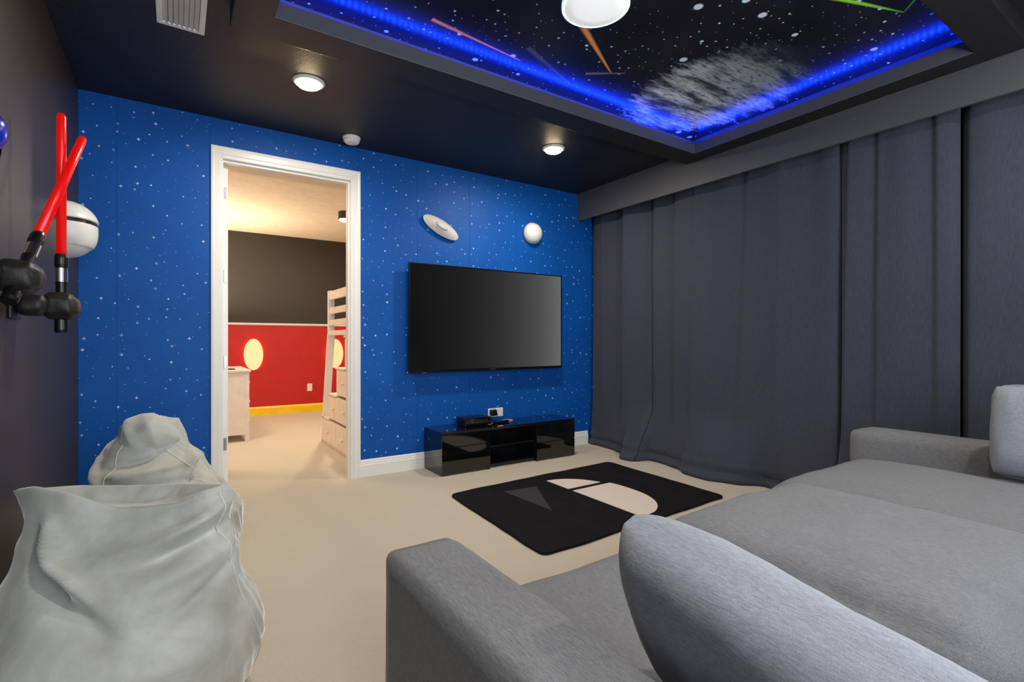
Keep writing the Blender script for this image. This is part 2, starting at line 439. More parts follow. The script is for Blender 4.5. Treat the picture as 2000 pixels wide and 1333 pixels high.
# tray surround (dropped frame with a lip hiding the LED ledge)
def ring_sweep(bm, prof, closed=True):
    loops = []
    for d, z in prof:
        ex = d if not isinstance(d, tuple) else d
        x0, x1, y0, y1 = (TX0 - d, TX1 + d, TY0 - d, TY1 + d) if not isinstance(d, tuple) else d
        loops.append([bm.verts.new(p) for p in ((x0, y0, z), (x1, y0, z), (x1, y1, z), (x0, y1, z))])
    for A, Bq in zip(loops, loops[1:] + ([loops[0]] if closed else [])):
        for i in range(4): bm.faces.new((A[i], A[(i + 1) % 4], Bq[(i + 1) % 4], Bq[i]))
OUT = (SX0, SX1, SY0, SY1)
bm = bmesh.new()
ring_sweep(bm, [(0, 2.65), (0, 2.733), (0.018, 2.733), (0.018, 2.668), (0.085, 2.668), (0.085, 2.745), (OUT, 2.745), (OUT, 2.65)])
tr = struct('trim_1', bm, 'ceil', 'dropped black frame around the lit ceiling tray', 'ceiling trim', bevel=0.004)
tr.data.materials.append(M['charcoal']); tr.data.materials.append(M['charcoal'])
for p_ in tr.data.polygons:
    c_ = p_.center
    if c_.z > 2.655 and TX0 - 0.09 < c_.x < TX1 + 0.09 and TY0 - 0.09 < c_.y < TY1 + 0.09: p_.material_index = 1 if (abs(p_.normal.z) < 0.5 and TX0 - 0.01 < c_.x < TX1 + 0.01 and TY0 - 0.01 < c_.y < TY1 + 0.01) else 2
# vertical cove wall of the tray
bm = bmesh.new(); ring_sweep(bm, [(0.085, 2.745), (0.085, 2.80), (0.1, 2.80), (0.1, 2.745)])
struct('trim_2', bm, 'charcoal', 'printed upright rim of the ceiling tray', 'ceiling trim')
tag(obj('ceiling_mural', B(TX0 - 0.12, TX1 + 0.12, TY0 - 0.12, TY1 + 0.12, 2.80, 2.83), 'mural', loc=(1.94, 1.72, 2.8)),
    'glossy starfield print with bright streaks filling the ceiling tray', 'mural')
# valance box over the curtains
struct('trim_3', B(3.652, 3.674, REAR, BACK, 2.445, CEIL), 'charcoal', 'long charcoal pelmet board above the curtains', 'pelmet')
# rear: header and side piers, open behind the photographer
bm = bmesh.new(); box(bm, LW - 0.1, -0.35, REAR - 0.1, REAR, 0, 2.84); box(bm, 3.0, 4.2, REAR - 0.1, REAR, 0, 2.84); box(bm, -0.35, 3.0, REAR - 0.1, REAR, 2.4, 2.84); box(bm, -0.35, 3.0, REAR - 0.1, REAR, 0, 0.6)
struct('wall_rear', bm, 'charcoal', 'charcoal rear wall with a wide opening, behind the viewpoint', 'wall')
# baseboards
bbp = [(BACK, 0), (BACK - 0.016, 0), (BACK - 0.016, 0.095), (BACK - 0.012, 0.103), (BACK - 0.012, 0.112), (BACK - 0.008, 0.118), (BACK - 0.008, 0.13), (BACK - 0.003, 0.14), (BACK, 0.142)]
struct('baseboard_back', extrude_profile(bbp, 1.274, 3.80), 'trim_white', 'white moulded baseboard under the starry wall, right of the door', 'baseboard')
struct('baseboard_corner', extrude_profile(bbp, LW, 0.206), 'trim_white', 'white moulded baseboard between left wall and door', 'baseboard')
struct('baseboard_left', extrude_profile([(LW, 0), (LW + 0.016, 0), (LW + 0.016, 0.11), (LW, 0.14)], REAR, BACK - 0.016, 'y'), 'wall_dark', 'dark painted baseboard along the left wall', 'baseboard')

# door: casing, jamb, open leaf with hinges
door = thing('door_1', 'tall white door frame in the starry wall, its door swung open into the bedroom', 'door', (0.74, 4.2, 0), kind='structure')
def casing_prof(a, b, vert):
    pass
# casing legs: stepped profile
def casing_leg(xo, xi):
    s = 1 if xi > xo else -1
    pr = [(xo, 4.2), (xo, 4.183), (xo + s * 0.012, 4.180), (xo + s * 0.022, 4.184), (xo + s * 0.052, 4.184), (xo + s * 0.059, 4.189), (xi, 4.189), (xi, 4.2)]
    return pr
for xo, xi in ((0.206, 0.272), (1.274, 1.204)):
    bm = bmesh.new(); pr = casing_leg(xo, xi); zt = 2.54
    A = [bm.verts.new((x, y, 0)) for x, y in pr]
    Bq = [bm.verts.new((x, y, zt - abs(x - xo))) for x, y in pr]
    n = len(pr); bm.faces.new(A); bm.faces.new(Bq[::-1])
    for i in range(n): bm.faces.new((A[i], A[(i + 1) % n], Bq[(i + 1) % n], Bq[i]))
    obj('casing', bm, 'trim_white', door)
bm = bmesh.new()
pz_ = [(2.54, 4.2), (2.54, 4.183), (2.528, 4.180), (2.518, 4.184), (2.488, 4.184), (2.481, 4.189), (2.468, 4.189), (2.468, 4.2)]
A = [bm.verts.new((0.206 + (2.54 - z), y, z)) for z, y in pz_]; Bq = [bm.verts.new((1.274 - (2.54 - z), y, z)) for z, y in pz_]
bm.faces.new(A); bm.faces.new(Bq[::-1])
for i in range(len(pz_)): bm.faces.new((A[i], A[(i + 1) % len(pz_)], Bq[(i + 1) % len(pz_)], Bq[i]))
obj('casing', bm, 'trim_white', door)
bm = bmesh.new()
box(bm, 0.262, 0.280, 4.19, 4.335, 0, 2.465); box(bm, 1.196, 1.215, 4.19, 4.335, 0, 2.465); box(bm, 0.28, 1.196, 4.19, 4.335, 2.458, 2.475)
obj('jamb', bm, 'trim_white', door)
bm = bmesh.new()
box(bm, 0.280, 0.285, 4.222, 4.262, 0, 2.458); box(bm, 1.182, 1.196, 4.222, 4.262, 0, 2.458); box(bm, 0.285, 1.182, 4.222, 4.262, 2.440, 2.458)
obj('door_stop', bm, 'trim_white', door)
leaf = obj('door_leaf', B(0.283, 0.321, 4.300, 5.16, 0.012, 2.436), 'trim_white', door, bevel=0.002)
for z in (2.235, 1.616, 0.977, 0.369):
    bm = B(0.292, 0.312, 4.2975, 4.3005, z - 0.045, z + 0.045)
    rod((0.289, 4.297, z - 0.047), (0.289, 4.297, z + 0.047), 0.0055, n=10, bm=bm)
    for dz in (-0.03, 0.0, 0.03): rod((0.303, 4.2975, z + dz), (0.303, 4.2960, z + dz), 0.003, n=8, bm=bm)
    obj('hinge', bm, 'steel', door)
# ------------------------------------------------------------------ bedroom beyond the door
BF = 8.55; BC = 2.78
struct('ceiling_bedroom', B(-1.3, 3.6, BACK + 0.12, 8.75, BC, BC + 0.1), 'cream_paint', 'cream bedroom ceiling seen through the doorway', 'ceiling')
struct('trim_4', B(-1.2, 3.5, BACK + 0.12, 5.0, 2.61, BC), 'cream_paint', 'cream dropped bulkhead inside the bedroom above the door', 'bulkhead')
bm = B(-1.3, 3.6, BF, BF + 0.1, 1.40, BC)
wb = struct('wall_bedroom_far', bm, 'bed_black', 'two-tone bedroom wall, black above and red below', 'wall')
obj('lower_wall', B(-1.3, 3.6, BF, BF + 0.1, 0, 1.40), 'bed_red', wb)['label'] = 'red lower wall'
o = obj('chair_rail', extrude_profile([(BF, 1.375), (BF - 0.012, 1.378), (BF - 0.02, 1.39), (BF - 0.02, 1.402), (BF - 0.008, 1.41), (BF, 1.41)], -1.2, 3.5), 'trim_white', wb)
o['label'] = 'white chair rail'
struct('baseboard_bedroom', extrude_profile([(BF, 0), (BF - 0.016, 0), (BF - 0.016, 0.105), (BF - 0.01, 0.115), (BF - 0.004, 0.13), (BF, 0.13)], -1.2, 3.5), 'yellow', 'bright yellow baseboard under the red bedroom wall', 'baseboard')
struct('wall_bedroom_left', B(-1.3, -1.2, BACK + 0.12, BF, 0, BC), 'cream_paint', 'cream bedroom side wall out of sight left of the doorway', 'wall')
struct('wall_bedroom_right', B(3.5, 3.6, BACK + 0.12, BF, 0, BC), 'cream_paint', 'cream bedroom side wall behind the bunk bed', 'wall')

def oval_light(cx, label):
    y = BF; z = 0.93
    t_ = thing('oval_wall_light', label, 'wall light', (cx, y, z), group='oval back-lit wall lights')
    def disc(rx, rz, y0, y1, bev, mat, name):
        bm = bmesh.new(); rings = []; n = 56
        for yy, s_ in ((y0, 1 - bev * 0), (y1 + 0.008, 1.0), (y1, 0.97)):
            rings.append([bm.verts.new((cx + rx * s_ * math.cos(2 * PI * i / n), yy, z + rz * s_ * math.sin(2 * PI * i / n))) for i in range(n)])
        for A, Bq in zip(rings, rings[1:]):
            for i in range(n): bm.faces.new((A[i], A[(i + 1) % n], Bq[(i + 1) % n], Bq[i]))
        bm.faces.new(rings[0]); bm.faces.new(rings[-1][::-1])
        return obj(name, bm, mat, t_)
    disc(0.132, 0.238, y - 0.028, y - 0.05, 0, 'oval', 'panel')
    disc(0.105, 0.205, y - 0.002, y - 0.022, 0, 'led_red', 'halo_strip')
    disc(0.09, 0.19, y, y - 0.033, 0, 'white_plastic', 'back_box')
oval_light(0.972, 'cream oval back-lit wall light above the dresser')
oval_light(2.172, 'cream oval back-lit wall light partly behind the bunk bed ladder')

def outlet_plate(name, label, cx, y, z, w_, h_, gangs=1, mat='white_plastic'):
    t_ = thing(name, label, 'outlet', (cx, y, z))
    obj('cover_plate', B(cx - w_ / 2, cx + w_ / 2, y - 0.006, y, z - h_ / 2, z + h_ / 2), mat, t_, bevel=0.002)
    for g in range(gangs):
        gx = cx + (g - (gangs - 1) / 2) * 0.05
        for dz in (-0.02, 0.02):
            r = obj('socket', B(gx - 0.015, gx + 0.015, y - 0.009, y - 0.006, z + dz - 0.014, z + dz + 0.014), mat, t_, bevel=0.003)
            bm = bmesh.new()
            for dx in (-0.006, 0.006): box(bm, gx + dx - 0.001, gx + dx + 0.001, y - 0.0095, y - 0.0088, z + dz - 0.004, z + dz + 0.006)
            obj('slot', bm, 'dark_grey', r)
    return t_
outlet_plate('wall_outlet', 'white outlet plate on the red bedroom wall', 1.785, BF, 0.392, 0.075, 0.12)

# bedroom ceiling drum lamp
lx, ly = 1.80, 6.54
t_ = thing('drum_lamp', 'small black drum lamp glowing on the bedroom ceiling', 'ceiling lamp', (lx, ly, BC))
obj('housing', lathe([(0, BC), (0.088, BC), (0.09, BC - 0.09), (0.08, BC - 0.095), (0.08, BC - 0.085), (0, BC - 0.085)], lx, ly), 'dark_grey', t_)
obj('diffuser', lathe([(0, BC - 0.089), (0.079, BC - 0.089), (0.079, BC - 0.106), (0.06, BC - 0.116), (0, BC - 0.12)], lx, ly), 'lens_cool', t_, smooth=True)

# dresser
t_ = thing('dresser', 'cream wooden dresser just inside the bedroom, seen end-on past the door edge', 'dresser', (0.46, 6.9, 0))
bm = bmesh.new()
for (a, b) in ((6.41, 6.45), (7.36, 7.40)):
    for (c, d) in ((0.26, 0.30), (0.645, 0.69)):
        obj('leg', B(c, d, a, b, 0, 0.78), 'bed_white', t_, bevel=0.003)
obj('body', B(0.27, 0.68, 6.418, 7.392, 0.075, 0.782), 'bed_white', t_, bevel=0.002)
obj('top', B(0.245, 0.705, 6.395, 7.42, 0.782, 0.807), 'bed_white', t_, bevel=0.004)
for k in range(3):
    for j in range(2):
        y0 = 6.46 + j * 0.45; z0 = 0.10 + k * 0.225
        d_ = obj('drawer', B(0.68, 0.695, y0, y0 + 0.43, z0, z0 + 0.21), 'bed_white', t_, bevel=0.003)
        obj('knob', lathe([(0, 0.03), (0.014, 0.028), (0.016, 0.018), (0.007, 0.008), (0.007, 0), (0, 0)], 0.695, y0 + 0.215, 14, 'x', z0 + 0.1), 'bed_white', d_, smooth=True)
# small black device on the dresser
t_ = thing('tablet', 'flat black tablet lying on the cream dresser', 'tablet', (0.47, 6.62, 0.807))
obj('case', B(0.36, 0.56, 6.52, 6.66, 0.807, 0.818), 'black_plastic', t_, bevel=0.004)
obj('screen', B(0.37, 0.55, 6.53, 6.65, 0.818, 0.819), 'screen', t_)

# staircase unit of the bunk bed
t_ = thing('bunk_bed', 'white bunk bed end with drawer staircase and guard rails, right of the doorway view', 'bunk bed', (1.6, 5.3, 0))
X0, X1 = 1.362, 1.83
steps = [(5.90, 0.30), (5.61, 0.575), (5.30, 0.865), (4.99, 1.19)]
YN = 4.62
for i, (ys, zt) in enumerate(steps):
    z0 = 0.0 if i == 0 else steps[i - 1][1]
    obj('step_box', B(X0 + 0.012, X1, YN, ys, z0 + 0.003, zt - 0.022), 'bed_white', t_, bevel=0.002)
    yb = ys - 0.30
    obj('tread', B(X0 - 0.004, X1 + 0.01, (steps[i + 1][0] - 0.005 if i < 3 else YN), ys + 0.018, zt - 0.022, zt), 'bed_white', t_, bevel=0.003)
rows = [(0, [(5.335, 5.885), (4.75, 5.325)], 0.035, 0.272), (1, [(4.70, 5.59)], 0.31, 0.548), (2, [(4.75, 5.285)], 0.585, 0.838), (3, [(4.70, 4.975)], 0.875, 1.16)]
for i, cols, z0, z1 in rows:
    for (a, b) in cols:
        d_ = obj('drawer', B(X0, X0 + 0.014, a, b, z0, z1), 'bed_white', t_, bevel=0.003)
        ks = [(a + b) / 2] if b - a < 0.7 else [a + (b - a) * 0.33, a + (b - a) * 0.78]
        for ky in ks:
            obj('knob', lathe([(0, -0.026), (0.016, -0.024), (0.019, -0.016), (0.008, -0.008), (0.008, 0), (0, 0)], X0, ky, 14, 'x', (z0 + z1) / 2), 'white_plastic', d_, smooth=True)
# leaning stile at the far side then upright post
def slant(x0, x1, pa, pb, th):
    bm = bmesh.new()
    (ya, za), (yb, zb) = pa, pb
    vs = []
    for (y, z) in (pa, pb):
        for x in (x0, x1):
            for dy in (0, th): vs.append(bm.verts.new((x, y + dy, z)))
    for f in ((0, 1, 3, 2), (4, 6, 7, 5), (0, 4, 5, 1), (2, 3, 7, 6), (0, 2, 6, 4), (1, 5, 7, 3)): bm.faces.new([vs[i] for i in f])
    return bm
obj('stile', slant(X0 - 0.004, X0 + 0.068, (5.905, 0.0), (5.60, 1.22), 0.04), 'trim_white', t_)
obj('stile', slant(X1 - 0.05, X1 + 0.02, (5.905, 0.0), (5.60, 1.22), 0.04), 'trim_white', t_)
obj('post', B(X0 - 0.004, X0 + 0.062, 5.595, 5.635, 1.20, 1.675), 'trim_white', t_, bevel=0.004)
for (za, zb) in ((1.575, 1.665), (1.425, 1.49), (1.30, 1.36)):
    obj('guard_rail', B(X0 + 0.008, X0 + 0.034, 4.40, 5.60, za, zb), 'bed_white', t_, bevel=0.003)
obj('deck_rail', B(X0 + 0.006, X0 + 0.04, 4.40, 5.60, 1.195, 1.245), 'bed_white', t_, bevel=0.003)

# ------------------------------------------------------------------ sofa
sofa = thing('sectional_sofa', 'wide grey woven sectional sofa with low square arms, facing the television', 'sofa', (2.0, 0.6, 0))
def soft_box(x0, x1, y0, y1, z0, z1, r, seed, wr=0.004, puff=(0.004, 0.004, 0.006), fn=None, cuts=22, ws=5):
    return puffy(x0, x1, y0, y1, z0, z1, k=r, puff=puff, cuts=cuts, wr=wr, ws=ws, seed=seed, fn=fn)
SK = 0.055   # the sofa's slight skew towards its right end
obj('base', B(0.60, 3.38, -0.28, 1.20, 0.05, 0.30), 'sofa_base', sofa, bevel=0.02, seg=4)
obj('arm', soft_box(0.437, 0.641, -0.30, 1.262, 0.03, 0.604, 0.032, 1), 'sofa', sofa, smooth=True)['label'] = 'left arm'
obj('arm', soft_box(3.345, 3.56, -0.20, 1.40, 0.03, 0.612, 0.045, 2), 'sofa', sofa, smooth=True)['label'] = 'right arm'
obj('backrest', soft_box(0.44, 3.56, -0.50, -0.22, 0.03, 0.66, 0.05, 3), 'sofa', sofa, smooth=True)
obj('seat_cushion', soft_box(0.645, 1.44, -0.20, 1.27, 0.24, 0.408, 0.05, 4, 0.006, (0.004, 0.01, 0.014)), 'sofa', sofa, smooth=True)['label'] = 'flat left seat cushion'
obj('seat_cushion', soft_box(1.40, 2.37, 0.285, 1.25, 0.24, 0.492, 0.10, 5, 0.013, (0.02, 0.02, 0.045), cuts=34, ws=4), 'sofa', sofa, smooth=True)['label'] = 'plump middle seat cushion'
obj('seat_cushion', soft_box(2.37, 3.345, -0.20, 1.36, 0.24, 0.455, 0.08, 6, 0.01, (0.0, 0.02, 0.045), cuts=34, ws=4), 'sofa', sofa, smooth=True)['label'] = 'wide right seat cushion'
for x in (0.52, 1.45, 2.4, 3.45):
    for y in (-0.4, 1.15): obj('foot', B(x - 0.03, x + 0.03, y - 0.03, y + 0.03, 0, 0.055), 'black_plastic', sofa)
# piping of the middle cushion's rear-left corner
obj('piping', tube([(1.425, 1.2, 0.33), (1.405, 0.8, 0.335), (1.41, 0.40, 0.345), (1.43, 0.31, 0.36), (1.50, 0.285, 0.37), (1.8, 0.275, 0.37), (2.3, 0.28, 0.36)], 0.004), 'sofa', sofa)

def loose_cushion(name, label, sz, loc, rot, seed, mat='cushion', wr=0.010, fat=3.4, piped=True):
    t_ = thing(name, label, 'cushion', loc)
    sx, sy, sz_ = sz
    bm = bmesh.new(); bmesh.ops.create_cube(bm, size=2.0)
    bmesh.ops.subdivide_edges(bm, edges=bm.edges[:], cuts=40, use_grid_fill=True)
    for v in bm.verts:
        a = [math.sin(PI / 2 * q) for q in v.co]
        f = ((1 - abs(a[1]) ** (fat * 1.6)) * (1 - abs(a[2]) ** fat)) ** 0.42
        x = v.co.x * (0.014 + sx / 2 * f)
        y = a[1] * sy / 2 * (1 - 0.035 * a[2] ** 4); z = a[2] * sz_ / 2 * (1 - 0.035 * a[1] ** 4)
        p = Vector((x, y, z))
        p.x += (nz(p, 5, seed) * wr + nz((p.x, p.y * 2.5, p.z), 9, seed + 4) * wr * 0.4) * (0.2 + 0.8 * f)
        p.z += nz(p, 4, seed + 9) * wr * 0.8; p.y += nz(p, 4, seed + 12) * wr * 0.6
        v.co = p
    bmesh.ops.transform(bm, matrix=Matrix.Translation(loc) @ rot, verts=bm.verts)
    o = obj('cover', bm, mat, t_, smooth=True)
    if not piped: return t_
    pts = []
    n = 60
    for i in range(n + 1):
        a = 2 * PI * i / n
        ca, sa = math.cos(a), math.sin(a); m = (abs(ca) ** 9 + abs(sa) ** 9) ** (1 / 9)
        pts.append(Matrix.Translation(loc) @ rot @ Vector((0, (sy / 2 + 0.004) * ca / m, (sz_ / 2 + 0.006) * sa / m)))
    obj('piping', tube(pts, 0.004), mat, t_)
    return t_
loose_cushion('throw_cushion', 'big pale grey cushion leaning on the near left sofa arm', (0.165, 0.62, 0.345), (0.764, 0.388, 0.613), Matrix.Rotation(math.radians(-4), 4, 'Z') @ Matrix.Rotation(math.radians(6), 4, 'X') @ Matrix.Rotation(math.radians(-24), 4, 'Y'), 21, fat=3.4, piped=False, wr=0.014)
loose_cushion('throw_cushion', 'pale grey cushion standing against the far right sofa arm by the curtain', (0.18, 0.58, 0.41), (3.195, 0.432, 0.722), Matrix.Rotation(math.radians(6), 4, 'Y'), 33)

# ------------------------------------------------------------------ bean bags
def ridged(p, sc_, seed):
    return 1 - 2 * abs(nz(p, sc_, seed))
def bean(name, label, c, r, h, rim, b0, be, seed, seams, fold_amp=0.016, folds=(), prof=None):
    """body ring blends into an upper rim given as a closed list of (x, y, z) control points (counter-clockwise)"""
    t_ = thing(name, label, 'bean bag', (c[0], c[1], 0))
    NU, NV = 150, 90
    rim = [Vector(p) for p in rim]; nr = len(rim)
    def rimp(u):
        u = (u % 1.0) * nr; i = int(u); k = u - i
        p0, p1, p2, p3 = (rim[(i + q) % nr] for q in (-1, 0, 1, 2))
        m1 = (p2 - p0) * 0.32; m2 = (p3 - p1) * 0.32
        return p1 * (2 * k ** 3 - 3 * k ** 2 + 1) + m1 * (k ** 3 - 2 * k ** 2 + k) + p2 * (-2 * k ** 3 + 3 * k ** 2) + m2 * (k ** 3 - k ** 2)
    phi0 = math.atan2(rim[0].y - c[1], rim[0].x - c[0])
    prof = prof or [(0.0, 0.72), (0.04, 0.90), (0.11, 1.04), (0.24, 1.12), (0.42, 1.10), (0.62, 1.03), (0.82, 0.96), (1.0, 0.9)]
    def P(phi, tt):
        rr = prof[-1][1]
        for (a0, r0), (a1, r1) in zip(prof, prof[1:]):
            if a0 <= tt <= a1: rr = r0 + (r1 - r0) * (tt - a0) / (a1 - a0); break
        q = rimp((phi - phi0) / (2 * PI))
        b = max(0.0, (tt - b0) / (1 - b0)) ** be
        x = (c[0] + math.cos(phi) * r * rr) * (1 - b) + q.x * b
        y = (c[1] + math.sin(phi) * r * rr) * (1 - b) + q.y * b
        z = q.z * (tt ** 0.9) * b + h * (tt ** 0.9) * (1 - b)
        p = Vector((x, y, z)); n = Vector((math.cos(phi), math.sin(phi), 0.3))
        d = 0.018 * nz(p, 3.0, seed) + 0.006 * nz(p, 9, seed + 3)
        w_ = min(1, max(0, (tt - 0.35) / 0.4))
        a = Vector((p.x * 1.0, p.y * 1.0, p.z * 2.6))
        d += w_ * fold_amp * ridged(a, 2.8, seed + 7) + w_ * fold_amp * 0.25 * ridged(a, 7, seed + 9)
        side = max(0, math.cos(phi - 0.1)) ** 3
        d += side * 0.005 * math.sin(58 * p.z + 30 * (phi + 0.4) + 10 * nz(p, 3, seed)) * (1 - w_ * 0.3)
        for (fp, ft, fw, fh, fa, sl) in folds:
            dp = (phi - fp + PI) % (2 * PI) - PI
            d += fa * math.exp(-(dp / fw) ** 2 - ((tt - ft - sl * dp) / fh) ** 2)
        return p + n * d * min(1, tt * 6) * (1 - 0.5 * max(0, (tt - 0.9) / 0.1))
    bm = bmesh.new(); rows = []
    for j in range(NV + 1):
        rows.append([bm.verts.new(P(phi0 + 2 * PI * i / NU, j / NV)) for i in range(NU)])
    for A, Bq in zip(rows, rows[1:]):
        for i in range(NU): bm.faces.new((A[i], A[(i + 1) % NU], Bq[(i + 1) % NU], Bq[i]))
    bm.faces.new(rows[0][::-1])
    prev = rows[-1]; cc = sum((v.co for v in prev), Vector()) / NU
    for k, (s_, dz) in enumerate(((0.95, 0.006), (0.88, 0.0), (0.7, -0.025), (0.4, -0.04), (0.1, -0.04))):
        ring = []
        for v in rows[-1]:
            q = cc + (v.co - cc) * s_; q.z = v.co.z * s_ + cc.z * (1 - s_) + dz; ring.append(bm.verts.new(q))
        for i in range(NU): bm.faces.new((prev[i], prev[(i + 1) % NU], ring[(i + 1) % NU], ring[i]))
        prev = ring
    bm.faces.new(prev)
    obj('cover', bm, 'velvet', t_, smooth=True)
    for ph0, ph1 in seams:
        pts = []
        for j in range(41):
            tt = 0.06 + 0.93 * j / 40
            p = P(ph0 + (ph1 - ph0) * j / 40, tt); pts.append(p + (Vector((p.x - c[0], p.y - c[1], 0)).normalized()) * 0.0005)
        obj('seam', tube(pts, 0.003, 6), 'velvet_seam', t_, smooth=True)
    return t_
bean('bean_bag', 'grey-green velvet bean bag in the foreground, left of the carpet', (-0.125, 1.90), 0.325, 0.64,
     [(0.130, 1.775, 0.688), (0.02, 1.87, 0.683), (-0.12, 1.94, 0.682), (-0.26, 2.01, 0.690), (-0.395, 2.035, 0.695), (-0.34, 1.96, 0.712), (-0.25, 1.89, 0.694), (-0.13, 1.83, 0.648), (0.0, 1.77, 0.655), (0.075, 1.745, 0.685)],
     0.30, 1.35, 3, [(-0.22, -0.85)], 0.013,
     folds=[(-1.25, 0.90, 0.5, 0.028, 0.030, 0.06), (-1.25, 0.815, 0.6, 0.035, -0.045, 0.06), (-1.2, 0.73, 0.6, 0.04, 0.022, 0.06), (-2.55, 0.80, 0.42, 0.03, 0.045, -0.20), (-2.5, 0.715, 0.5, 0.035, -0.04, -0.20), (-0.95, 0.64, 0.5, 0.03, -0.016, 0.2), (-1.9, 0.60, 0.35, 0.03, -0.014, -0.3), (-1.6, 0.48, 0.8, 0.12, 0.02, 0.0)])
bb = bean('bean_bag', 'grey-brown velvet bean bag behind, slumped between starry wall and doorway', (-0.085, 2.93), 0.330, 0.69,
     [(0.02, 2.985, 0.715), (-0.05, 3.05, 0.755), (-0.14, 3.05, 0.745), (-0.20, 3.00, 0.70), (-0.19, 2.93, 0.67), (-0.11, 2.89, 0.655), (-0.02, 2.92, 0.68)],
     0.42, 1.0, 17, [(-0.35, -0.9), (-2.4, -2.2)], 0.022,
     folds=[(-1.7, 0.86, 0.6, 0.03, -0.035, 0.08), (-1.7, 0.79, 0.7, 0.04, 0.035, 0.08), (-0.6, 0.80, 0.4, 0.03, 0.035, 0.25), (-0.6, 0.73, 0.45, 0.03, -0.03, 0.25), (-2.6, 0.75, 0.5, 0.035, 0.035, -0.2), (-1.5, 0.62, 0.9, 0.05, 0.03, 0.0), (-1.5, 0.70, 0.9, 0.03, -0.025, 0.0)])
def knot(c, sx, sy, sz, ang, seed):
    bm = bmesh.new(); bmesh.ops.create_icosphere(bm, subdivisions=5, radius=1.0)
    Rm = Matrix.Rotation(ang, 3, 'Y')
    for v in bm.verts:
        p = v.co.copy(); q = Vector((p.x * sx, p.y * sy, p.z * sz))
        q += p * (0.040 * ridged(q + Vector((0, 0, seed)), 5.5, seed) + 0.014 * ridged(q, 13, seed + 2))
        v.co = Rm @ q + Vector(c)
    return bm
obj('gathered_top', knot((-0.12, 2.94, 0.675), 0.088, 0.055, 0.075, 0.35, 5), 'velvet', bb, smooth=True)
obj('gathered_top', knot((-0.085, 3.02, 0.70), 0.10, 0.05, 0.055, -0.2, 14), 'velvet', bb, smooth=True)

# ------------------------------------------------------------------ rug
def rounded(pts, r, n=6):
    out = []; m = len(pts)
    for i in range(m):
        p = Vector(pts[i]); a = (Vector(pts[i - 1]) - p).normalized(); b = (Vector(pts[(i + 1) % m]) - p).normalized()
        for k in range(n + 1):
            u = k / n; out.append(p + a * r * (1 - u) ** 2 + b * r * u ** 2)
    return out
RC = [(1.66, 3.325), (1.60, 2.105), (3.30, 2.18), (3.345, 3.41)]
rug = thing('rug', 'black plush rug with a pale half-oval motif, before the television stand', 'rug', (2.47, 2.76, 0))
def dense(pts, step=0.03):
    out = []
    for i in range(len(pts)):
        a = Vector(pts[i]); b = Vector(pts[(i + 1) % len(pts)]); n = max(1, int((b - a).length / step))
        for k in range(n): out.append(a + (b - a) * k / n)
    return out
outline = []
for p in dense(rounded(RC, 0.06)):
    q = Vector((p.x + 0.006 * noise.noise(Vector((p.x * 5, p.y * 5, 1))), p.y + 0.012 * noise.noise(Vector((p.x * 4, p.y * 4, 7)))))
    outline.append((q.x, q.y))
obj('pile', prism(outline, 0.001, 0.018), 'rug', rug, bevel=0.006, seg=3)
def motif(pts, mat, name, z=0.0195):
    obj(name, prism(pts, 0.0175, z), mat, rug)
def half_oval(y0, y1, xb, bulge, n=24, ya=3.20, yb=2.20):
    pts = [(xb, y1)]
    out = []
    for i in range(n + 1):
        y = y1 + (y0 - y1) * i / n
        u = (y - (ya + yb) / 2) / ((ya - yb) / 2)
        out.append((xb + bulge * (max(0, 1 - abs(u) ** 2.4)) ** 0.5, y))
    return [(xb, y0)] + out[::-1] + [(xb, y1)]
motif([(p[0], p[1]) for p in half_oval(3.20, 2.93, 2.46, 0.36)], 'rug_cream', 'motif_piece')
motif([(p[0], p[1] ) for p in half_oval(2.88, 2.20, 2.46, 0.40)], 'rug_cream', 'motif_piece')
motif([(2.02, 3.15), (2.06, 2.62), (2.30, 3.12)], 'rug_grey', 'motif_piece', 0.0185)

# ------------------------------------------------------------------ television, stand and what stands on it
tv = thing('television', 'large black flat television mounted on the starry blue wall', 'television', (2.52, 4.17, 1.335))
obj('back_shell', B(1.74, 3.30, 4.128, 4.16, 0.92, 1.76), 'black_plastic', tv, bevel=0.01)
obj('wall_mount', B(2.2, 2.84, 4.158, 4.198, 1.15, 1.55), 'dark_grey', tv)
bm = bmesh.new(); x0, x1, z0, z1 = 1.670, 3.362, 0.855, 1.817; bw = 0.010; bb = 0.024
box(bm, x0, x1, 4.108, 4.132, z1 - bw, z1); box(bm, x0, x1, 4.108, 4.132, z0, z0 + bb)
box(bm, x0, x0 + bw, 4.108, 4.132, z0 + bb, z1 - bw); box(bm, x1 - bw, x1, 4.108, 4.132, z0 + bb, z1 - bw)
obj('bezel', bm, 'bezel', tv)
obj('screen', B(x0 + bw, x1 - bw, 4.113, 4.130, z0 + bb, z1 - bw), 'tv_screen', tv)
obj('badge', B(2.515 - 0.035, 2.515 + 0.035, 4.1068, 4.1085, z0 + 0.009, z0 + 0.015), 'dark_grey', tv)
obj('sensor', B(1.79, 1.83, 4.107, 4.11, z0 - 0.002, z0 + 0.006), 'dark_grey', tv)

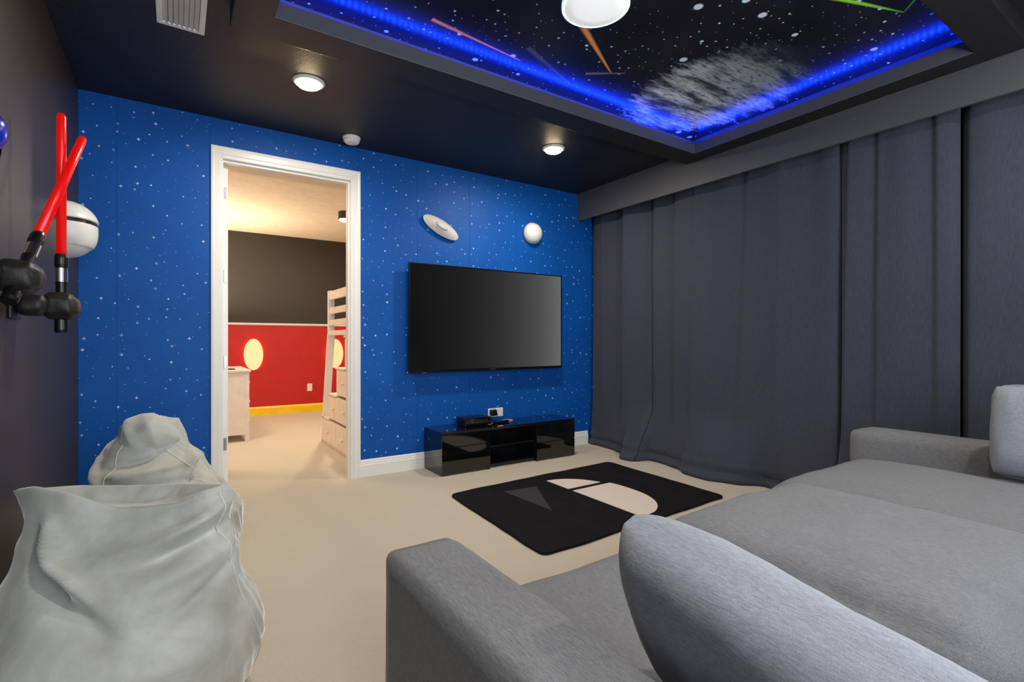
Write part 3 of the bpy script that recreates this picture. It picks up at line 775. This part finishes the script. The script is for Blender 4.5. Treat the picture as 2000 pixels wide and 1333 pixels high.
st = thing('television_stand', 'low gloss black television stand with open middle shelves, under the television', 'television stand', (2.57, 4.0, 0))
SX, EX, FY, BY, TZ = 1.843, 3.292, 3.822, 4.178, 0.368
L1, R0 = 2.315, 2.825
obj('top_panel', B(SX, EX, FY, BY, TZ - 0.022, TZ), 'gloss_black', st, bevel=0.002)
obj('side_panel', B(SX, SX + 0.02, FY + 0.018, BY, 0.0, TZ - 0.022), 'gloss_black', st, bevel=0.0015)
obj('side_panel', B(EX - 0.02, EX, FY + 0.018, BY, 0.0, TZ - 0.022), 'gloss_black', st, bevel=0.0015)
obj('divider', B(L1 - 0.02, L1, FY + 0.004, BY, 0.0, TZ - 0.022), 'shelf_black', st)
obj('divider', B(R0, R0 + 0.02, FY + 0.004, BY, 0.0, TZ - 0.022), 'shelf_black', st)
obj('bottom_panel', B(SX + 0.02, EX - 0.02, FY + 0.03, BY, 0.012, 0.035), 'shelf_black', st)
obj('shelf', B(L1, R0, FY + 0.03, BY, 0.185, 0.20), 'shelf_black', st)
obj('back_panel', B(SX + 0.02, EX - 0.02, BY - 0.01, BY, 0.035, TZ - 0.022), 'shelf_black', st)
for (a, b) in ((SX + 0.001, L1 - 0.002), (R0 + 0.002, EX - 0.001)):
    for (c, d) in ((0.010, 0.171), (0.175, 0.3435)):
        obj('drawer', B(a, b, FY, FY + 0.018, c, d), 'gloss_black', st, bevel=0.0015)

def rotbox(bm_, ang, cx, cy):
    bmesh.ops.rotate(bm_, verts=bm_.verts, cent=(cx, cy, 0), matrix=Matrix.Rotation(ang, 3, 'Z')); return bm_
dv = thing('video_recorder', 'small black video box on the left half of the television stand', 'video box', (2.26, 4.02, TZ))
obj('case', B(2.135, 2.405, 3.96, 4.12, TZ + 0.006, TZ + 0.075), 'black_plastic', dv, bevel=0.003)
obj('front_panel', B(2.14, 2.40, 3.955, 3.961, TZ + 0.01, TZ + 0.071), 'gloss_black', dv)
bm = bmesh.new(); box(bm, 2.185, 2.23, 3.953, 3.9555, TZ + 0.060, TZ + 0.066)
for i in range(5): box(bm, 2.26 + i * 0.024, 2.272 + i * 0.024, 3.953, 3.9555, TZ + 0.05 + 0.002 * (i % 2), TZ + 0.056)
obj('button', bm, 'steel', dv)['kind'] = 'stuff'
obj('dial', lathe([(0, -0.004), (0.012, -0.004), (0.013, 0), (0, 0)], 2.205, 3.956, 16, 'y', TZ + 0.04), 'dark_grey', dv)
for x in (2.16, 2.38): obj('foot', B(x - 0.01, x + 0.01, 3.98, 4.10, TZ, TZ + 0.006), 'dark_grey', dv)
wp = outlet_plate('wall_outlet', 'white double wall plate just above the television stand', 2.60, BACK, 0.437, 0.17, 0.085, 2)
pa = thing('power_adapter', 'black plug adapter in the wall plate above the stand', 'adapter', (2.555, 4.17, 0.44))
obj('body', B(2.528, 2.582, 4.135, 4.190, 0.413, 0.468), 'black_plastic', pa, bevel=0.005)
obj('cord', tube([(2.555, 4.15, 0.465), (2.555, 4.14, 0.485), (2.56, 4.13, 0.475), (2.57, 4.11, 0.43), (2.55, 4.10, 0.385), (2.50, 4.09, 0.373)], 0.003), 'black_plastic', pa)
rm = thing('remote_control', 'slim black remote control lying before the wall plate on the stand', 'remote control', (2.53, 3.99, TZ))
obj('body', rotbox(B(2.455, 2.62, 3.975, 4.015, TZ + 0.0005, TZ + 0.02), 0.12, 2.53, 4.0), 'black_plastic', rm, bevel=0.005)
bm = bmesh.new()
for i in range(6):
    for j in range(2): box(bm, 2.475 + i * 0.022, 2.485 + i * 0.022, 3.983 + j * 0.014, 3.991 + j * 0.014, TZ + 0.0195, TZ + 0.022)
obj('button', rotbox(bm, 0.12, 2.53, 4.0), 'steel', rm)['kind'] = 'stuff'
tag(obj('coaster', lathe([(0, TZ), (0.05, TZ), (0.052, TZ + 0.005), (0.045, TZ + 0.009), (0, TZ + 0.007)], 2.66, 4.07, 28), 'salmon', loc=(2.66, 4.07, TZ)), 'round salmon-coloured puck beside the remote control', 'coaster')
tag(obj('cable', tube([(3.315, 4.17, 0.20), (3.313, 4.165, 0.12), (3.315, 4.15, 0.04), (3.32, 4.10, 0.006), (3.325, 3.98, 0.005), (3.32, 3.90, 0.005)], 0.006), 'tan', smooth=True, loc=(3.315, 4.1, 0)),
    'tan cable hanging down beside the right end of the television stand', 'cable')

# ------------------------------------------------------------------ curtains
def hem_x(y):
    pts = [(4.2, 3.792), (3.97, 3.80), (3.85, 3.797), (3.62, 3.735), (3.44, 3.55), (3.31, 3.56), (3.25, 3.745), (3.14, 3.745), (2.90, 3.70), (2.73, 3.60), (2.55, 3.59), (2.33, 3.68), (2.18, 3.81), (1.9, 3.74), (1.6, 3.68), (1.3, 3.74), (1.0, 3.70), (0.6, 3.76), (-1.5, 3.74)]
    for (a, xa), (b, xb) in zip(pts, pts[1:]):
        if b <= y <= a:
            k = (a - y) / (a - b); k = k * k * (3 - 2 * k); return xa + (xb - xa) * k
    return 3.76
def curtain(y0, y1, label, seed, ridges, off=0.0, ztop=2.505):
    NY, NZ = max(24, int((y0 - y1) * 90)), 60
    bm = bmesh.new(); g = []
    rnd = random.Random(seed)
    ph = [rnd.uniform(0, 6.28) for _ in range(4)]
    L = y0 - y1
    for j in range(NZ + 1):
        vv = j / NZ; z = 0.004 + (ztop - 0.004) * vv ** 1.25
        row = []
        for i in range(NY + 1):
            s_ = i / NY; y = y0 - L * s_
            f = 0.013 * math.sin(2 * PI * y / 0.40 + ph[0] + 0.6 * math.sin(z * 1.1 + ph[1])) + 0.0035 * math.sin(2 * PI * y / 0.19 + ph[2] + z * 0.5) * vv
            f *= 0.45 + 0.55 * vv
            f += 0.012 * noise.noise(Vector((y * 2.2, z * 0.8, seed)))
            for (yr, wdt, amp, drift) in ridges:
                yc = yr + drift * (2.5 - z) / 2.5
                u = (y - yc) / wdt
                # a lapped fold: sharp on its left side, soft on its right
                if u < 0: f += amp * math.exp(-(u * 0.9) ** 2)
                else: f += amp * math.exp(-(u * 6) ** 2)
            x = 3.83 - off - f
            wgt = max(0.0, 1 - z / 0.55); wgt = wgt * wgt * (3 - 2 * wgt) * 0.9 + 0.1 * max(0, 1 - z / 0.12)
            hx = hem_x(y) - 0.012 * noise.noise(Vector((y * 9, z * 6, seed + 2))) - (0.02 * math.sin(z * 60) if z < 0.12 else 0)
            x = x * (1 - wgt) + (hx - off * 0.5) * wgt
            zz = z
            if vv > 0.97: zz = z - 0.012 * abs(math.sin(y * 9 + ph[3])) * (vv - 0.97) / 0.03
            edge = min(s_, 1 - s_) * L
            if edge < 0.035: x += (0.035 - edge) ** 1.3 * 2.2
            row.append(bm.verts.new((x, y, zz)))
        g.append(row)
    for a, b in zip(g, g[1:]):
        for i in range(NY): bm.faces.new((a[i], a[i + 1], b[i + 1], b[i]))
    o = obj('curtain', bm, 'curtain', smooth=True, loc=(3.83, (y0 + y1) / 2, 0))
    sol = o.modifiers.new('solid', 'SOLIDIFY'); sol.thickness = 0.004; sol.offset = 0
    return tag(o, label, 'curtain', 'charcoal floor-length curtains')
curtain(4.17, 3.306, 'charcoal curtain nearest the starry wall, in the corner', 1, [(3.64, 0.16, 0.035, 0.0), (3.98, 0.1, 0.015, 0.0)])
curtain(3.30, 1.635, 'widest charcoal curtain, hanging behind the rug', 2, [(2.78, 0.22, 0.035, 0.05), (2.30, 0.26, 0.03, 0.10), (3.0, 0.15, 0.02, 0.02), (2.02, 0.3, 0.025, 0.05)], off=0.012)
curtain(1.633, 1.002, 'charcoal curtain behind the far end of the sofa arm', 3, [(1.56, 0.14, 0.03, 0.06), (1.39, 0.16, 0.035, 0.02), (1.09, 0.14, 0.035, 0.0)], off=0.03)
curtain(1.0, -1.3, 'charcoal curtain at the right edge, behind the standing cushion', 4, [(0.95, 0.10, 0.02, 0.0), (0.6, 0.25, 0.03, 0.05), (0.1, 0.25, 0.03, 0.05), (-0.5, 0.25, 0.03, 0.0)], off=0.02)
rodt = thing('curtain_rod', 'dark curtain rod hidden behind the pelmet', 'curtain rod', (3.85, 1.5, 2.53))
obj('rail', rod((3.862, -1.35, 2.53), (3.862, 4.19, 2.53), 0.011, n=12), 'dark_grey', rodt)

# ------------------------------------------------------------------ ceiling fittings
def downlight(x, y, label):
    t_ = thing('downlight', label, 'downlight', (x, y, CEIL), group='recessed ceiling downlights')
    obj('trim_ring', lathe([(0.062, CEIL - 0.016), (0.066, CEIL - 0.021), (0.09, CEIL - 0.010), (0.0955, CEIL - 0.003), (0.0955, CEIL), (0.06, CEIL), (0.062, CEIL - 0.016)], x, y, 48), 'white_plastic', t_, smooth=True)
    obj('lens', lathe([(0, CEIL - 0.040), (0.04, CEIL - 0.038), (0.062, CEIL - 0.028), (0.066, CEIL - 0.019), (0.062, CEIL - 0.008), (0, CEIL - 0.008)], x, y, 40), 'lens', t_, smooth=True)
downlight(0.682, 3.295, 'glowing white-rimmed downlight nearer the door')
downlight(2.614, 3.304, 'glowing white-rimmed downlight above the television')
sd = thing('smoke_detector', 'round white smoke detector on the black ceiling above the doorway', 'smoke detector', (1.149, 4.0, CEIL))
obj('base', lathe([(0, CEIL), (0.066, CEIL), (0.068, CEIL - 0.012), (0.062, CEIL - 0.016), (0, CEIL - 0.016)], 1.149, 4.005, 40), 'white_plastic', sd, smooth=True)
obj('cover', lathe([(0, CEIL - 0.016), (0.061, CEIL - 0.016), (0.060, CEIL - 0.036), (0.048, CEIL - 0.047), (0.02, CEIL - 0.050), (0, CEIL - 0.050)], 1.149, 4.005, 40), 'white_plastic', sd)
bm = bmesh.new()
for i in range(16):
    a = 2 * PI * i / 16
    p = Vector((1.149 + 0.0605 * math.cos(a), 4.005 + 0.0605 * math.sin(a), CEIL - 0.028))
    rod(p - Vector((math.cos(a), math.sin(a), 0)) * 0.003, p + Vector((math.cos(a), math.sin(a), 0)) * 0.002, 0.0035, n=6, bm=bm)
obj('grille', bm, 'white_plastic', sd)
# air vent
av = thing('air_vent', 'white louvred air vent in the ceiling at the upper left', 'vent', (0.02, 2.86, CEIL))
vx0, vx1, vy0, vy1 = -0.082, 0.122, 2.62, 3.085
bm = bmesh.new(); fw = 0.026
box(bm, vx0, vx1, vy0, vy0 + fw, CEIL - 0.010, CEIL); box(bm, vx0, vx1, vy1 - fw, vy1, CEIL - 0.010, CEIL)
box(bm, vx0, vx0 + fw, vy0 + fw, vy1 - fw, CEIL - 0.010, CEIL); box(bm, vx1 - fw, vx1, vy0 + fw, vy1 - fw, CEIL - 0.010, CEIL)
obj('frame', bm, 'white_plastic', av, bevel=0.003)
obj('backing', B(vx0 + fw, vx1 - fw, vy0 + fw, vy1 - fw, CEIL - 0.002, CEIL - 0.0005), 'dark_grey', av)
for i in range(7):
    x = vx0 + fw + 0.012 + i * 0.0215
    bm = bmesh.new()
    vs = [bm.verts.new(p) for p in ((x - 0.010, vy0 + fw, CEIL - 0.003), (x - 0.010, vy1 - fw, CEIL - 0.003), (x + 0.009, vy1 - fw, CEIL - 0.014), (x + 0.009, vy0 + fw, CEIL - 0.014),
                                  (x - 0.010, vy0 + fw, CEIL - 0.001), (x - 0.010, vy1 - fw, CEIL - 0.001), (x + 0.009, vy1 - fw, CEIL - 0.012), (x + 0.009, vy0 + fw, CEIL - 0.012))]
    for f in ((0, 1, 2, 3), (4, 7, 6, 5), (0, 3, 7, 4), (1, 5, 6, 2), (0, 4, 5, 1), (2, 6, 7, 3)): bm.faces.new([vs[k] for k in f])
    obj('slat', bm, 'white_plastic', av)
# flat disc lamp on the mural
dl = thing('disc_lamp', 'large flat white disc lamp in the middle of the ceiling mural', 'ceiling lamp', (1.71, 1.83, 2.80))
obj('rim', lathe([(0, 2.80), (0.158, 2.80), (0.166, 2.79), (0.166, 2.772), (0.160, 2.768), (0.152, 2.770), (0.152, 2.79), (0, 2.79)], 1.71, 1.83, 64), 'disc_rim', dl, smooth=True)
obj('diffuser', lathe([(0, 2.785), (0.152, 2.785), (0.152, 2.770), (0.10, 2.766), (0, 2.764)], 1.71, 1.83, 64), 'disc_lamp', dl, smooth=True)
# LED strips on the hidden ledge
led = thing('led_strip', 'bright blue LED strip glowing behind the lip of the ceiling tray', 'led strip', (1.94, 1.72, 2.70))
def led_run(p, q):
    p = Vector(p); q = Vector(q); d = q - p; L = d.length; n = int(L / 0.034)
    bm = bmesh.new()
    for i in range(n):
        c = p + d * ((i + 0.5) / n)
        box(bm, c.x - 0.007, c.x + 0.007, c.y - 0.007, c.y + 0.007, c.z, c.z + 0.006)
    return bm
zl = 2.722; o_ = 0.045
for a, b in (((TX0, TY1 + o_, zl), (TX1, TY1 + o_, zl)), ((TX1 + o_, TY0, zl), (TX1 + o_, TY1, zl)), ((TX0, TY0 - o_, zl), (TX1, TY0 - o_, zl)), ((TX0 - o_, TY0, zl), (TX0 - o_, TY1, zl))):
    tp = B(min(a[0], b[0]) - 0.012, max(a[0], b[0]) + 0.012, min(a[1], b[1]) - 0.012, max(a[1], b[1]) + 0.012, 2.668, zl)
    run = obj('strip_base', tp, 'white_plastic', led)
    dd = obj('diode', led_run(a, b), 'led', run); dd['kind'] = 'stuff'

# ------------------------------------------------------------------ wall decorations on the left wall
def saber(p, q, label, wall_y):
    """plain red tube lamp: p = lower end of the tube, q = upper tip"""
    p = Vector(p); q = Vector(q); d = (q - p).normalized()
    t_ = thing('tube_wall_lamp', label, 'wall lamp', tuple(p), group='red tube wall lamps')
    obj('tube', rod(p, q, 0.0165, n=24, prof=[(0, 0), (0, 0.0165), (0.97, 0.0155), (0.99, 0.011), (1, 0)]), 'tube', t_, smooth=True)
    a = p - d * 0.05; b = p - d * 0.105; c = p - d * 0.31
    obj('collar', rod(a, p + d * 0.006, 0.02, n=24, prof=[(0, 0), (0, 0.0195), (0.3, 0.0225), (0.75, 0.0225), (1, 0.019), (1, 0)]), 'black_plastic', t_, smooth=False)
    obj('ring', rod(b, a, 0.0195, n=24), 'chrome', t_)
    h = obj('handle', rod(c, b, 0.019, n=24, prof=[(0, 0), (0, 0.02), (0.06, 0.0225), (0.3, 0.0225), (0.33, 0.018), (0.9, 0.018), (1, 0.0195), (1, 0)]), 'black_plastic', t_, smooth=False)
    m = p - d * 0.20
    # rounded clamp and arm back to the wall
    X = m.x
    br = puffy(X - 0.055, X + 0.05, m.y - 0.052, m.y + 0.052, m.z - 0.05, m.z + 0.045, k=0.028, puff=(0.008, 0.008, 0.006), cuts=12, wr=0.006, ws=16, seed=m.y * 3)
    obj('clamp', br, 'black_matte', t_, smooth=True)
    obj('arm', puffy(LW + 0.012, X - 0.03, m.y - 0.10, m.y + 0.0, m.z - 0.04, m.z + 0.03, k=0.026, puff=(0, 0.004, 0.006), cuts=8, wr=0.003, ws=16, seed=m.y), 'black_matte', t_, smooth=True)
    obj('wall_plate', B(LW, LW + 0.014, m.y - 0.12, m.y + 0.03, m.z - 0.06, m.z + 0.055), 'black_matte', t_, bevel=0.008)
saber((-0.385, 2.695, 1.478), (-0.385, 2.695, 2.055), 'upright red tube wall lamp in a black clamp', 2.6)
saber((-0.40, 2.38, 1.503), (-0.324, 2.75, 1.987), 'tilted red tube wall lamp crossing before the upright one', 2.3)

def dome(name, label, cat, c, r, mat, axis='x', sq=1.0, parts=None):
    t_ = thing(name, label, cat, c)
    return t_
# plain white shell lamp on the left wall
cx_, cy_, cz_ = LW, 3.70, 1.755
t_ = thing('shell_wall_lamp', 'glossy white rounded shell with dark bands, on the left wall near the corner', 'wall ornament', (cx_, cy_, cz_))
def shell(zlo, zhi, scale, mat, name):
    bm = bmesh.new(); NU, NV = 28, 14; rows = []
    for j in range(NV + 1):
        z = zlo + (zhi - zlo) * j / NV; row = []
        u = (z - cz_) / 0.158
        rr = (max(0.0, 1 - abs(u) ** 2.6)) ** 0.5
        for i in range(NU + 1):
            a = -PI / 2 + PI * i / NU
            row.append(bm.verts.new((cx_ + 0.001 + 0.155 * rr * scale * math.cos(a) ** 0.8 if math.cos(a) > 0 else cx_ + 0.001, cy_ + 0.165 * rr * scale * math.sin(a), z)))
        rows.append(row)
    for A, Bq in zip(rows, rows[1:]):
        for i in range(NU): bm.faces.new((A[i], A[i + 1], Bq[i + 1], Bq[i]))
    bm.faces.new(rows[0]); bm.faces.new(rows[-1][::-1])
    obj(name, bm, mat, t_, smooth=True)
shell(cz_ + 0.046, cz_ + 0.157, 1.0, 'white_plastic', 'upper_shell')
shell(cz_ + 0.024, cz_ + 0.046, 0.94, 'black_plastic', 'dark_band')
shell(cz_ - 0.10, cz_ + 0.024, 0.96, 'white_plastic', 'lower_shell')
shell(cz_ - 0.157, cz_ - 0.10, 0.90, 'white_plastic', 'base_shell')
# small blue and chrome wall ornament at the left edge
t_ = thing('dome_wall_lamp', 'small blue and chrome dome on the left wall, at the photo edge', 'wall ornament', (LW, 2.255, 1.80))
obj('dome', lathe([(0, 0.055), (0.03, 0.052), (0.055, 0.036), (0.065, 0.0), (0, 0)], LW, 2.315, 28, 'x', 1.825), 'blue_plastic', t_, smooth=True)
obj('ring', lathe([(0.066, 0.028), (0.078, 0.026), (0.084, 0.012), (0.084, 0.0), (0.06, 0)], LW, 2.315, 28, 'x', 1.80), 'chrome', t_, smooth=True)

# ------------------------------------------------------------------ wall decorations over the television
# plain pale oval relief
cx_, cz_ = 2.00, 2.165
t_ = thing('oval_wall_plaque', 'pale grey oval relief plaque, tilted, over the left half of the television', 'wall ornament', (cx_, BACK, cz_))
R = Matrix.Translation((cx_, BACK - 0.045, cz_)) @ Matrix.Rotation(math.radians(25), 4, 'Y')
def plq(prof_, sx, sz, mat, name, ox=0):
    bm = lathe(prof_, 0, 0, 44, 'y', 0)
    for v in bm.verts: v.co.x = v.co.x * sx + ox; v.co.z *= sz
    bmesh.ops.transform(bm, matrix=R, verts=bm.verts); obj(name, bm, mat, t_, smooth=False)
plq([(0, -0.032), (0.05, -0.030), (0.10, -0.018), (0.15, -0.004), (0.19, 0.010), (0.16, 0.02), (0, 0.024)], 1.0, 0.36, 'pale_grey', 'body')
plq([(0, -0.042), (0.035, -0.041), (0.045, -0.034), (0.05, -0.024), (0, -0.02)], 1.3, 0.5, 'pale_grey', 'boss', -0.01)
obj('bracket', rod((cx_, BACK - 0.03, cz_), (cx_, BACK, cz_), 0.02, n=16), 'pale_grey', t_)
# plain white globe wall lamp
cx_, cz_ = 3.03, 2.235
t_ = thing('globe_wall_lamp', 'small plain white globe on the blue wall, over the right half of the television', 'wall ornament', (cx_, BACK, cz_))
obj('globe', lathe([(0.0, -0.115), (0.03, -0.111), (0.065, -0.096), (0.095, -0.068), (0.108, -0.035), (0.105, -0.012), (0.09, -0.004), (0.0, -0.004)], cx_, BACK, 40, 'y', cz_), 'white_plastic', t_, smooth=True)
obj('wall_plate', lathe([(0, -0.008), (0.07, -0.008), (0.075, -0.002), (0.075, 0), (0, 0)], cx_, BACK, 32, 'y', cz_), 'chrome', t_, smooth=True)
